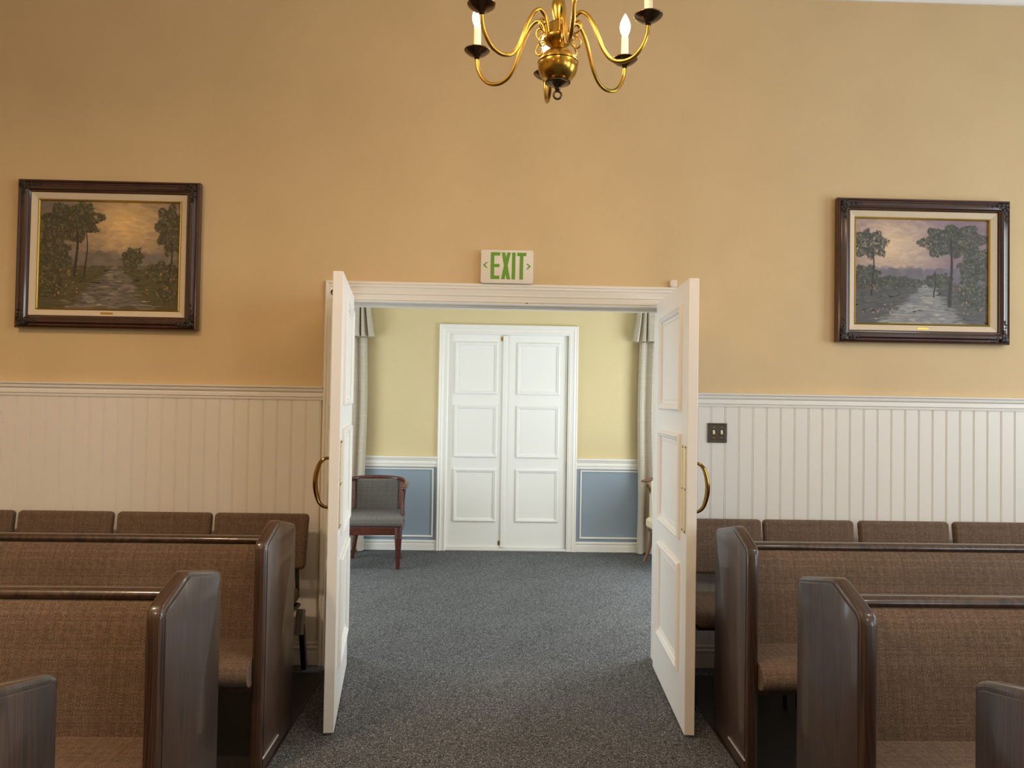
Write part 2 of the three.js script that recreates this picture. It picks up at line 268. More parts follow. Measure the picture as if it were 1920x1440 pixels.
// the closed lobby doors
const panelMould = [[0, 0], [0.001, 0.011], [0.008, 0.017], [0.016, 0.017], [0.022, 0.011], [0.027, 0.012], [0.033, 0.007], [0.036, 0]];
function farLeaf(n, x0, x1, px0, px1, label, bolts) {
  const o = new THREE.Group(); o.name = `door_${n}`; scene.add(o); tag(o, label, 'door', null, 'structure');
  part('leaf', rbox(x0, x1, 0.026, 2.186, LB.far - 0.062, LB.far - 0.02, 0.003), M.doorWhite, o);
  for (const [y0, y1] of [[1.578, 2.108], [0.937, 1.466], [0.288, 0.822]]) part('panel_moulding', rectFrame(px1 - px0, y1 - y0, panelMould).translate((px0 + px1) / 2, (y0 + y1) / 2, LB.far - 0.0205), M.doorWhite, o);
  if (bolts) {
    for (const y of [2.145, 0.075]) { part('flush_bolt', rbox(0.068, 0.09, y - 0.024, y + 0.024, LB.far - 0.0205, LB.far - 0.0165, 0.0015), M.brass, o); part('bolt_knob', new THREE.SphereGeometry(0.008, 12, 8).translate(0.079, y, LB.far - 0.014), M.darkBrass, o); }
  } else part('astragal', rbox(0.093, 0.138, 0.03, 2.18, LB.far - 0.021, LB.far - 0.002, 0.006), M.doorWhite, o);
}
farLeaf(3, -0.456, 0.113, -0.392, 0.045, 'left leaf of the closed white three-panel lobby doors, with brass flush bolts', true);
farLeaf(4, 0.117, 0.754, 0.238, 0.676, 'right leaf of the closed white three-panel lobby doors, with centre strip', false);

// ---------------------------------------------------------------- the open chapel doors
function openLeaf(n, hinge, turn, s, label) {                           // local x runs from hinge to free edge, +z is the aisle face (s = 1) after turning
  const o = new THREE.Group(); o.name = `door_${n}`; o.position.set(...hinge); o.rotation.y = turn; scene.add(o); tag(o, label, 'door', null, 'structure');
  const W = 0.876, T = 0.047, a = s > 0 ? 0 : -T, f = s > 0 ? T : -T;
  part('leaf', rbox(0, W, 0.012, 2.1, Math.min(0, f), Math.max(0, f), 0.003), M.doorWhite, o);
  for (const [y0, y1] of [[1.485, 1.998], [0.872, 1.375], [0.25, 0.762]]) for (const side of [1, -1]) {
    const g = rectFrame(0.575, y1 - y0, [...panelMould]); if ((side > 0 ? s : -s) < 0) g.rotateY(Math.PI);
    part('panel_moulding', g.translate(0.455, (y0 + y1) / 2, side > 0 ? f : 0), M.doorWhite, o);
    const g2 = rectFrame(0.47, y1 - y0 - 0.105, [[0, 0], [0.002, 0.003], [0.004, 0]]); if ((side > 0 ? s : -s) < 0) g2.rotateY(Math.PI);
    part('panel_bead', g2.translate(0.455, (y0 + y1) / 2, side > 0 ? f : 0), M.doorWhite, o);
  }
  const p = part('push_plate', rbox(0.775, 0.855, 0.92, 1.328, f > 0 ? f - 0.001 : f - 0.003, f > 0 ? f + 0.003 : f + 0.001, 0.001, 1), M.brass, o, 'polished brass push plate');
  for (const y of [0.93, 1.124, 1.318]) for (const x of [0.785, 0.845]) part('screw', new THREE.SphereGeometry(0.0045, 10, 6).scale(1, 1, 0.5).translate(x, y, f + s * 0.0035), M.darkBrass, p);
  const h = part('pull_handle', taperTube([[0.8, 1.242, 0], [0.8, 1.24, -s * 0.022], [0.8, 1.222, -s * 0.044], [0.8, 1.18, -s * 0.06], [0.8, 1.13, -s * 0.066], [0.8, 1.08, -s * 0.06], [0.8, 1.035, -s * 0.044], [0.8, 1.017, -s * 0.022], [0.8, 1.015, 0]], t => 0.0065 + 0.005 * Math.sin(Math.PI * t)), M.handleBrass, o, 'curved brass pull handle');
  part('handle_rose', join([1.242, 1.015].map(y => new THREE.CylinderGeometry(0.016, 0.018, 0.005, 20).rotateX(Math.PI / 2).translate(0.8, y, -s * 0.0025))), M.agedBrass, h);
  const hk = part('hook_latch', tube([[0.62, 2.05, 0], [0.62, 2.05, -s * 0.014], [0.625, 2.046, -s * 0.024], [0.632, 2.034, -s * 0.027], [0.628, 2.024, -s * 0.02], [0.618, 2.028, -s * 0.016]], 0.0028, 24, 8), M.iron, o, 'small black hook');
  for (const y of [0.25, 1.08, 1.9]) part('hinge', new THREE.CylinderGeometry(0.007, 0.007, 0.1, 12).translate(-0.006, y, -s * 0.006), M.agedBrass, o);
  return o;
}
// left leaf: aisle face runs from (-0.806, 0.03) to (-0.694, 0.894); right leaf from (0.938, 0.03) to (0.894, 0.899)
openLeaf(1, [-0.852, 0, 0.036], -Math.atan2(0.864, 0.112), -1, 'open white panelled door leaf on the left of the aisle, curved brass handle behind it');
openLeaf(2, [0.985, 0, 0.032], -(Math.PI - Math.atan2(0.869, 0.044)), 1, 'open white panelled door leaf on the right of the aisle, brass push plate showing');
// hook eye on the casing
single('hook_eye', join([new THREE.TorusGeometry(0.007, 0.0022, 8, 16).translate(-0.924, 2.128, 0.034), new THREE.CylinderGeometry(0.002, 0.002, 0.016, 8).rotateX(Math.PI / 2).translate(-0.924, 2.119, 0.03), new THREE.TorusGeometry(0.005, 0.002, 8, 16).rotateY(0.6).translate(-0.926, 2.112, 0.034)]), M.iron, 'small black hook-and-eye on the casing behind the left open door', 'hook');

// ---------------------------------------------------------------- exit sign, sensor, switch
{
  const t = thing('exit_sign', 'white exit sign with green letters and arrows above the doorway', 'sign', [0.066, 2.29, 0]);
  part('housing', plate(0.299, 0.191, 0.013, 0.038, 0.002), M.plastic, t);
  part('face', plate(0.302, 0.194, 0.014, 0.01, 0.0035).translate(0, 0, 0.036), M.plastic, t);
  const k = 0.301 / 1016, X = x => (x - 730) * k, Y = y => (520 - y) * k;
  const put = (pts, name) => part(name, new THREE.ExtrudeGeometry(shapeOf(pts.map(([x, y]) => [X(x), Y(y)])), { depth: 0.002, bevelEnabled: false }).translate(0, 0, 0.0455), M.green, t);
  const top = 245, bot = 765;
  put([[415, top], [595, top], [595, top + 62], [482, top + 62], [482, 472], [585, 472], [585, 532], [482, 532], [482, bot - 66], [585, bot - 66], [585, bot], [415, bot]], 'letter_e');
  put([[626, top], [690, top], [712, 345], [735, top], [800, top], [744, 500], [794, bot], [727, bot], [707, 660], [688, bot], [620, bot], [672, 500]], 'letter_x');
  put([[828, top], [894, top], [890, bot], [825, bot]], 'letter_i');
  put([[928, top], [1102, top], [1102, top + 62], [1046, top + 62], [1042, bot], [976, bot], [980, top + 62], [928, top + 62]], 'letter_t');
  put([[265, 495], [330, 440], [358, 440], [302, 495], [356, 552], [328, 552]], 'arrow');
  put([[1195, 510], [1130, 455], [1105, 455], [1156, 510], [1105, 566], [1132, 566]], 'arrow');
}
single('door_sensor', plate(0.043, 0.044, 0.013, 0.022, 0.005).translate(1.037, 2.2165, 0), M.plastic, 'small white rounded sensor on top of the door casing', 'sensor');
{
  const t = thing('light_switch', 'square chrome double switch plate on the beadboard by the door', 'switch', [1.303, 1.353, 0.0082]);
  part('plate', rbox(-0.058, 0.058, -0.057, 0.057, 0, 0.006, 0.003, 2), M.chrome, t);
  part('plate_rim', rectFrame(0.116, 0.114, [[0, 0.004], [0.003, 0.0075], [0.007, 0.0075], [0.01, 0.0055]]), M.chrome, t);
  for (const x of [-0.023, 0.023]) {
    const g = part('toggle', rbox(-0.005, 0.005, -0.012, 0.012, 0, 0.016, 0.002).rotateX(-0.4).translate(x, 0, 0.006), M.candle, t);
    part('toggle_slot', rbox(x - 0.007, x + 0.007, -0.014, 0.014, 0.0055, 0.0066, 0.0005, 1), M.black, t);
    for (const y of [-0.03, 0.03]) part('screw', new THREE.SphereGeometry(0.006, 14, 8).scale(1, 1, 0.55).translate(x, y, 0.006), M.chrome, t);
  }
}

// ---------------------------------------------------------------- framed paintings: plain stand-in landscapes
function painting(seed, pal) {
  const W = 780, H = 620, r = rng(seed), c = document.createElement('canvas'); c.width = W; c.height = H; const g = c.getContext('2d');
  const S = (col, a) => { g.fillStyle = `rgba(${col.map(C8).join(',')},${a})`; };
  const dab = (x, y, w, h, t, col, a) => { S(col, a); g.save(); g.translate(x, y); g.rotate(t); g.beginPath(); g.ellipse(0, 0, w, h, 0, 0, Math.PI * 2); g.fill(); g.restore(); };
  const jit = (col, n) => { const d = (r() - 0.5) * n; return col.map(v => v + d + (r() - 0.5) * n * 0.3); };
  for (let k = 0; k < 2600; k++) {                                      // sky
    const x = r() * W, y = r() * H * 0.62, d = Math.hypot((x - pal.sun[0] * W) / W, (y - pal.sun[1] * H) / H);
    dab(x, y, 18 + r() * 26, 6 + r() * 10, (r() - 0.5) * 0.8, jit(mix(pal.skyLight, pal.skyDark, Math.min(1, d * 2.1 + (r() - 0.5) * 0.35)), 22), 0.4);
  }
  for (let k = 0; k < 500; k++) { const x = r() * W, y = H * (0.48 + 0.12 * r()); dab(x, y, 14 + r() * 18, 8 + r() * 14, 0, jit(pal.haze, 26), 0.45); }
  for (let k = 0; k < 2600; k++) {                                      // ground with a pale track
    const y = H * (0.6 + 0.4 * r()), t = (y / H - 0.6) / 0.4, cx = W * (0.55 - 0.05 * t), half = W * (0.02 + 0.3 * t), x = r() * W, on = Math.abs(x - cx) < half * (0.8 + 0.4 * r());
    dab(x, y, 10 + 22 * t * r() + 6, 2.5 + 4 * r(), (r() - 0.5) * 0.25, jit(on ? mix(pal.track, pal.trackLight, r() * r()) : pal.ground, 26), 0.55);
  }
  for (const [bx, by, w, h, n] of pal.masses) for (let k = 0; k < n * 3; k++) {   // foliage masses
    const a = r() * 6.283, q = Math.sqrt(r()) * (0.82 + 0.26 * Math.sin(a * 5 + bx * 20) * Math.sin(a * 3 + by * 9)), x = (bx + Math.cos(a) * q * w) * W, y = (by + Math.sin(a) * q * h) * H;
    dab(x, y, 3 + r() * 10, 2 + r() * 4.5, r() * 3, jit(r() < 0.24 ? pal.leafLight : pal.leaf, 30), 0.5);
  }
  for (const [x, y0, y1, w] of pal.trunks) for (let k = 0; k < 60; k++) { const t = k / 60; dab((x + 0.008 * Math.sin(t * 5)) * W, (y0 + (y1 - y0) * t) * H, w * (0.5 + 0.6 * t), 8, 0, jit(pal.trunk, 16), 0.8); }
  for (let k = 0; k < 46; k++) { const s = r() < 0.5; dab((s ? 0.02 + 0.26 * r() : 0.74 + 0.24 * r()) * W, H * (0.6 + 0.3 * r()), 2 + r() * 4, 3 + r() * 6, 0, jit(pal.glint, 30), 0.55); }
  const t = new THREE.CanvasTexture(c); t.colorSpace = THREE.SRGBColorSpace; return t;
}
const palL = { sun: [0.6, 0.2], skyLight: [238, 196, 130], skyDark: [118, 104, 92], haze: [118, 106, 94], ground: [82, 76, 46], track: [84, 76, 68], trackLight: [190, 176, 156], leaf: [62, 58, 38], leafLight: [112, 104, 66], trunk: [60, 44, 30], glint: [214, 140, 62], masses: [[0.2, 0.2, 0.3, 0.2, 1100], [0.1, 0.5, 0.16, 0.22, 600], [0.93, 0.25, 0.13, 0.24, 520], [0.66, 0.52, 0.1, 0.1, 200], [0.9, 0.66, 0.14, 0.14, 420], [0.06, 0.8, 0.12, 0.14, 300], [0.92, 0.86, 0.1, 0.08, 200]], trunks: [[0.26, 0.26, 0.7, 9], [0.33, 0.3, 0.72, 5], [0.94, 0.36, 0.72, 6]] };
const palR = { sun: [0.26, 0.25], skyLight: [228, 200, 164], skyDark: [138, 118, 128], haze: [112, 106, 116], ground: [84, 84, 82], track: [116, 118, 124], trackLight: [196, 188, 170], leaf: [62, 64, 58], leafLight: [108, 110, 92], trunk: [54, 50, 48], glint: [206, 140, 108], masses: [[0.74, 0.2, 0.26, 0.2, 900], [0.9, 0.44, 0.14, 0.22, 500], [0.1, 0.24, 0.15, 0.18, 340], [0.08, 0.56, 0.14, 0.12, 300], [0.28, 0.6, 0.2, 0.07, 240], [0.9, 0.74, 0.14, 0.14, 420], [0.62, 0.58, 0.12, 0.08, 220]], trunks: [[0.13, 0.3, 0.74, 6], [0.72, 0.2, 0.84, 11], [0.6, 0.5, 0.74, 4]] };
function framed(x, y, seed, pal, label, tilt) {
  const t = thing('framed_painting', label, 'painting', [x, y, 0.006], 0, 'paintings beside the doorway'); t.rotation.z = tilt;
  const w = 1.02, h = 0.845;
  part('frame', uvBox(rectFrame(w, h, [[0, 0], [0, 0.034], [0.004, 0.041], [0.012, 0.044], [0.018, 0.04], [0.024, 0.041], [0.034, 0.05], [0.046, 0.052], [0.056, 0.048], [0.062, 0.04], [0.066, 0.04], [0.072, 0.03], [0.073, 0.012]]), 0.3, 1.0), M.frameWood, t);
  part('liner', uvBox(rectFrame(w - 0.14, h - 0.14, [[0, 0.026], [0.004, 0.034], [0.036, 0.022], [0.038, 0.01]]), 0.15), M.liner, t, 'cream linen liner');
  part('fillet', rectFrame(w - 0.215, h - 0.215, [[0, 0.012], [0.001, 0.024], [0.005, 0.026], [0.009, 0.02], [0.011, 0.008]]), M.gold, t, 'gold fillet');
  const cg = new THREE.BoxGeometry(w - 0.234, h - 0.234, 0.008).translate(0, 0, 0.009);
  part('canvas', cg, [0, 1, 2, 3, 4, 5].map(k => k === 4 ? std({ map: painting(seed, pal), roughness: 0.62 }) : M.liner), t, 'landscape with trees and a pale track');
  part('back_board', box(-w / 2 + 0.02, w / 2 - 0.02, -h / 2 + 0.02, h / 2 - 0.02, 0, 0.004), M.black, t);
  part('name_plate', rbox(-0.035, 0.035, -0.006, 0.006, 0, 0.0025, 0.002, 2).translate(0, -h / 2 + 0.088, 0.028), M.agedBrass, t, 'small brass plate');
  const r = rng(seed + 3);
  for (const cx of [-1, 1]) for (const cy of [-1, 1]) {                 // carved leaf corners
    const list = [];
    for (let k = 0; k < 54; k++) {
      const along = Math.pow(r(), 1.5) * 0.12, side = k % 2, thin = 1 - along / 0.16, o = 0.036 + (r() - 0.5) * 0.034 * thin, rad = (0.0035 + 0.006 * thin) * (0.6 + r() * 0.5);
      const px = side ? o : 0.024 + along, py = side ? 0.024 + along : o;
      list.push(new THREE.SphereGeometry(rad, 8, 6).scale(1.5 + r() * 0.5, 0.6 + r() * 0.4, 0.6).rotateZ(r() * 3.14).translate(cx * (w / 2 - px), cy * (h / 2 - py), 0.0475 + 0.004 * r()));
    }
    part('corner_ornament', join(list), M.carved, t, 'dark carved leaf ornament');
  }
}
framed(-2.201, 2.311, 71, palL, 'mahogany-framed landscape painting with golden sky on the left wall section', 0.0);
framed(2.499, 2.315, 172, palR, 'mahogany-framed landscape painting with lilac sky above the switch side', 0.0);

// ---------------------------------------------------------------- pews
const strip = std({ color: '#ddd8d0', metalness: 0.5, roughness: 0.35 });
const endPts = (i) => [[0 + i, 0], [0.455 - i, 0], [0.455 - i, 0.915 - i * 0.4], [0.44 - i, 0.937 - i], [0.285 - i * 0.2, 0.99 - i * 1.02], [0.255, 0.993 - i * 1.02], [0.02 + i, 0.938 - i * 0.8], [0 + i, 0.915 - i * 0.6]];
// z, y outline: gently falling top at the back, apex, then a steep slope to the front edge
const endOutline = [[0, 0], [0.455, 0], [0.455, 0.9], [0.448, 0.924], [0.432, 0.937], [0.305, 0.983], [0.285, 0.99], [0.262, 0.992], [0.03, 0.941], [0.008, 0.93], [0, 0.915]];
function endPanel(x0, x1) { return uvBox(alongX(endOutline, x0, x1, 0.7, 0.011), 0.5, 1.6); }
const inset = [[0.016, 0.02], [0.436, 0.02], [0.436, 0.9], [0.43, 0.914], [0.42, 0.922], [0.296, 0.966], [0.28, 0.972], [0.262, 0.973], [0.034, 0.922], [0.02, 0.914], [0.016, 0.9]];
function makePew(side, z, label) {
  const xa = side < 0 ? -0.906 : 1.0565, t = thing('pew', label, 'pew', [xa, 0, z], 0, side < 0 ? 'pews left of the aisle' : 'pews right of the aisle');
  const L = 3.1, s = side;                                             // local x: 0 at the aisle face, s * L at the far end
  const span = (a, b) => s > 0 ? [a, b] : [-b, -a];
  for (const [a, b, inner] of [[0, 0.047, 0], [L - 0.047, L, 1]]) {
    const e = part('end_panel', endPanel(...span(a, b)), M.pewWood, t);
    const f = inner ? [L, L + 0.003] : [-0.003, 0.002];
    part('raised_face', uvBox(alongX(inset, ...span(...f), 0.7, 0.002), 0.5, 1.6), M.pewWood, e);
  }
  part('metal_strip', rbox(...span(-0.0085, -0.0028), 0.065, 0.0725, 0.24, 0.452, 0.0018, 2), strip, t, 'thin bright metal strip near the floor');
  const [b0, b1] = span(0.047, L - 0.047);
  // back: wood shell behind, upholstered pad in front, rounded rail on top
  part('back_shell', uvBox(alongX([[0.05, 0.3], [0.085, 0.3], [0.062, 0.86], [0.03, 0.86]], b0, b1, 0.3), 1.6, 0.5), M.pewWood, t);
  const padF = [[0.205, 0.40], [0.2, 0.46], [0.186, 0.55], [0.17, 0.65], [0.152, 0.74], [0.135, 0.8], [0.12, 0.83], [0.105, 0.848], [0.085, 0.857], [0.06, 0.858], [0.07, 0.40]];
  part('back_cushion', uvBox(alongX(padF, b0, b1, 0.8), 0.5), M.pewFabric, t);
  part('top_rail', uvBox(alongX([[0.02, 0.85], [0.095, 0.858], [0.1, 0.864], [0.1, 0.874], [0.092, 0.884], [0.075, 0.889], [0.035, 0.885], [0.02, 0.877]], b0, b1, 0.8), 1.6, 0.5), M.pewWood, t);
  const seat = [[0.1, 0.36], [0.1, 0.47], [0.2, 0.463], [0.32, 0.465], [0.42, 0.468], [0.465, 0.462], [0.495, 0.447], [0.512, 0.424], [0.514, 0.4], [0.503, 0.376], [0.48, 0.362], [0.44, 0.356]];
  part('seat_cushion', uvBox(alongX(seat, b0, b1, 0.8), 0.5), M.pewFabric, t);
  part('seat_board', uvBox(alongX([[0.1, 0.335], [0.1, 0.357], [0.45, 0.355], [0.45, 0.335]], b0, b1, 0.3), 1.6, 0.5), M.pewWood, t);
  part('support', uvBox(box(...span(L / 2 - 0.02, L / 2 + 0.02), 0, 0.337, 0.08, 0.4), 0.5, 1.6), M.pewWood, t);
  return t;
}
const rowText = ['in the rear row nearest the wall chairs', 'in the middle row', 'in the nearest row, only its end panel showing'];
for (let k = 0; k < 3; k++) { makePew(-1, 0.806 + 0.94 * k, `dark wooden pew left of the aisle, ${rowText[k]}`); makePew(1, 0.806 + 0.94 * k, `dark wooden pew right of the aisle, ${rowText[k]}`); }
// dark strip of floor under the pews
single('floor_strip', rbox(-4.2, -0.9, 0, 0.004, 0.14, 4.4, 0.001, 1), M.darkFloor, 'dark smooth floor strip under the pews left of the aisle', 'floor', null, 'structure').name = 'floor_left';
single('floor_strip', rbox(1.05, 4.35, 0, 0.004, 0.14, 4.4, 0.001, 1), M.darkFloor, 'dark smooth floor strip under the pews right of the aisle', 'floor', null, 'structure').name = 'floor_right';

// ---------------------------------------------------------------- chairs along the wall
const softBack = (() => {                                               // padded back: slightly trapezoid, rounded edges, bowed front
  const g = new RoundedBoxGeometry(0.515, 0.3, 0.055, 6, 0.024), p = g.attributes.position;
  for (let i = 0; i < p.count; i++) { const x = p.getX(i), y = p.getY(i); p.setX(i, x * (0.965 + 0.11 * (y + 0.15))); p.setZ(i, p.getZ(i) + 0.25 * x * x * 0.5); }
  g.computeVertexNormals(); return uvBox(toCreasedNormals(g, 0.9), 0.5);
})();
function makeChair(x, label) {
  const t = thing('stacking_chair', label, 'chair', [x, 0, 0.13], 0, 'upholstered chairs along the back wall');
  part('backrest', softBack.clone().rotateX(-0.13).translate(0, 0.728, 0.03), M.pewFabric, t);
  part('seat', uvBox(new RoundedBoxGeometry(0.45, 0.085, 0.44, 5, 0.035).translate(0, 0.445, 0.27), 0.5), M.pewFabric, t);
  part('seat_pan', rbox(-0.222, 0.222, 0.392, 0.405, 0.07, 0.47, 0.004), M.black, t);
  for (const s of [-1, 1]) {
    part('back_upright', tube([[s * 0.195, 0.8, 0.0], [s * 0.2, 0.6, 0.035], [s * 0.212, 0.43, 0.06]], 0.011, 16, 10), M.black, t);
    part('side_plate', rbox(-0.02, 0.02, -0.068, 0.068, -0.03, 0.03, 0.006).rotateX(-0.3).translate(s * 0.226, 0.292, 0.05), M.greyPlastic, t, 'grey side bracket');
    part('leg', rbox(-0.014, 0.014, -0.135, 0.135, -0.02, 0.02, 0.004).rotateX(0.3).translate(s * 0.232, 0.137, -0.005), M.black, t);
    part('leg', tube([[s * 0.23, 0.4, 0.1], [s * 0.23, 0.4, 0.36], [s * 0.23, 0.385, 0.4], [s * 0.23, 0.2, 0.43], [s * 0.23, 0.0, 0.46]], 0.011, 24, 8), M.black, t);
  }
}
const order = ['first', 'second', 'third', 'fourth'];
[-1.262, -1.79, -2.325, -2.86].forEach((x, k) => makeChair(x, `brown upholstered wall chair, ${order[k]} left of the doorway`));
[1.255, 1.778, 2.32, 2.86].forEach((x, k) => makeChair(x, `brown upholstered wall chair, ${order[k]} right of the doorway`));

// ---------------------------------------------------------------- lobby armchairs
{
  const t = thing('barrel_armchair', 'mahogany barrel-back armchair with grey upholstery and cane sides by the left curtain', 'armchair', [-1.075, 0, -2.6], 0.05);
  const square = (r0, r1, h) => new THREE.CylinderGeometry(r1 * 1.414, r0 * 1.414, h, 4).rotateY(Math.PI / 4);
  for (const s of [-1, 1]) {
    const leg = part('front_leg', uvBox(join([square(0.015, 0.029, 0.27).translate(s * 0.238, 0.135, 0.235), square(0.032, 0.032, 0.012).translate(s * 0.238, 0.276, 0.235), square(0.026, 0.026, 0.014).translate(s * 0.238, 0.289, 0.235), square(0.031, 0.031, 0.08).translate(s * 0.238, 0.335, 0.235)]), 0.3, 1), M.mahogany, t);
    part('rear_leg', uvBox(square(0.014, 0.022, 0.36).applyMatrix4(new THREE.Matrix4().makeShear(0, 0, -s * 0.14, 0, 0.22 * 0, 0)).translate(s * 0.2, 0.18, -0.23), 0.3, 1), M.mahogany, t);
    part('back_post', uvBox(tube([[s * 0.205, 0.36, -0.215], [s * 0.208, 0.55, -0.225], [s * 0.212, 0.745, -0.235]], 0.012, 12, 8), 0.3, 1), M.mahogany, t);
    part('arm_post', uvBox(tube([[s * 0.256, 0.36, 0.1], [s * 0.262, 0.5, 0.085], [s * 0.27, 0.62, 0.085], [s * 0.278, 0.715, 0.1]], 0.012, 16, 8), 0.3, 1), M.mahogany, t);
    // cane: thin woven bars between the back post and the arm post
    const bars = [], P = u => { const a = u; return [s * (0.21 + 0.066 * Math.sin(a * Math.PI / 2)), -0.225 + 0.3 * a]; };
    for (let k = 0; k <= 18; k++) { const [x, z] = P(k / 18); bars.push(new THREE.CylinderGeometry(0.0022, 0.0022, 0.3, 5).translate(x, 0.59, z)); }
    for (let k = 0; k <= 22; k++) { const y = 0.45 + k * 0.0129; bars.push(tube([0, 0.25, 0.5, 0.75, 1].map(u => { const [x, z] = P(u); return [x, y, z]; }), 0.0026, 8, 5)); }
    part('cane_panel', join(bars), M.walnut, t, 'woven cane side panel');
  }
  const railPts = [[-0.272, 0.705, 0.16], [-0.288, 0.722, 0.11], [-0.292, 0.738, 0], [-0.268, 0.75, -0.13], [-0.2, 0.758, -0.225], [-0.1, 0.763, -0.262], [0, 0.765, -0.272], [0.1, 0.763, -0.262], [0.2, 0.758, -0.225], [0.268, 0.75, -0.13], [0.292, 0.738, 0], [0.288, 0.722, 0.11], [0.272, 0.705, 0.16]];
  part('arm_rail', uvBox(join([tube(railPts, 0.02, 80, 12), new THREE.SphereGeometry(0.019, 12, 8).translate(-0.272, 0.705, 0.16), new THREE.SphereGeometry(0.019, 12, 8).translate(0.272, 0.705, 0.16)]), 0.3, 1), M.mahogany, t);
  const bp = new RoundedBoxGeometry(0.395, 0.36, 0.05, 5, 0.02), p = bp.attributes.position;
  for (let i = 0; i < p.count; i++) p.setZ(i, p.getZ(i) + 0.9 * p.getX(i) ** 2 - 0.03);
  bp.computeVertexNormals();
  part('back_pad', uvBox(bp.translate(0, 0.575, -0.235), 0.3), M.greyFabric, t);
  const sc = new RoundedBoxGeometry(0.535, 0.1, 0.5, 8, 0.045), q = sc.attributes.position;
  for (let i = 0; i < q.count; i++) if (q.getY(i) > 0) q.setY(i, q.getY(i) + 0.022 * Math.max(0, 1 - (q.getX(i) / 0.27) ** 2) * Math.max(0, 1 - (q.getZ(i) / 0.25) ** 2));
  sc.computeVertexNormals();
  part('seat_cushion', uvBox(sc.translate(0, 0.42, 0.005), 0.3), M.greyFabric, t);
  part('apron', uvBox(rbox(-0.262, 0.262, 0.303, 0.375, -0.23, 0.258, 0.006), 1, 0.3), M.mahogany, t);
}
{
  const t = thing('tub_armchair', 'cream upholstered armchair with curved wooden arm, half hidden behind the right door', 'armchair', [1.765, 0, -2.6], -Math.PI / 2 + 0.12);
  // local +z is the front of the chair
  for (const s of [-1, 1]) {
    part('front_leg', uvBox(tube([[s * 0.225, 0.31, 0.2], [s * 0.226, 0.22, 0.205], [s * 0.228, 0.1, 0.232], [s * 0.23, 0.0, 0.272]], 0.017, 20, 8), 0.3, 1), M.walnut, t);
    part('rear_leg', uvBox(tube([[s * 0.2, 0.31, -0.2], [s * 0.2, 0.15, -0.22], [s * 0.2, 0.0, -0.27]], 0.016, 16, 8), 0.3, 1), M.walnut, t);
    part('arm_post', uvBox(tube([[s * 0.25, 0.34, 0.16], [s * 0.252, 0.5, 0.17], [s * 0.258, 0.66, 0.2], [s * 0.26, 0.73, 0.24]], 0.014, 16, 8), 0.3, 1), M.walnut, t);
  }
  part('apron', uvBox(rbox(-0.255, 0.255, 0.285, 0.33, -0.23, 0.23, 0.008), 1, 0.3), M.walnut, t);
  part('seat_cushion', uvBox(new RoundedBoxGeometry(0.51, 0.1, 0.5, 6, 0.035).translate(0, 0.375, 0.01), 0.3), M.cream, t);
  // upholstered shell: a horseshoe wall
  const sh = [], outer = [], inner = [], N = 28;
  for (let k = 0; k <= N; k++) { const a = -Math.PI * 0.5 + Math.PI * k / N, z = -Math.cos(a) * 0.25; outer.push([Math.sin(a) * 0.272, z]); inner.push([Math.sin(a) * 0.225, z + 0.045 * Math.cos(a)]); }
  const loop = [[-0.272, 0.2], ...outer, [0.272, 0.2], [0.225, 0.2], ...inner.reverse(), [-0.225, 0.2]];
  const g = new THREE.ExtrudeGeometry(shapeOf(loop.map(([x, z]) => [x, -z])), { depth: 0.36, bevelEnabled: true, bevelSize: 0.008, bevelThickness: 0.01, bevelSegments: 3 }).rotateX(-Math.PI / 2).translate(0, 0.4, 0);
  part('shell', uvBox(toCreasedNormals(g, 0.6), 0.3), M.cream, t);
  const rail = [[-0.255, 0.765, 0.29], [-0.262, 0.778, 0.2], [-0.262, 0.79, 0.05], [-0.235, 0.8, -0.12], [-0.13, 0.806, -0.225], [0, 0.808, -0.25], [0.13, 0.806, -0.225], [0.235, 0.8, -0.12], [0.262, 0.79, 0.05], [0.262, 0.778, 0.2], [0.255, 0.765, 0.29]];
  part('arm_rail', uvBox(join([taperTube(rail, t => 0.012 + 0.022 * Math.min(1, 5 * Math.min(t, 1 - t)), 70, 12), new THREE.SphereGeometry(0.0125, 12, 8).translate(-0.255, 0.765, 0.29), new THREE.SphereGeometry(0.0125, 12, 8).translate(0.255, 0.765, 0.29)]), 0.3, 1), M.walnut, t);
}

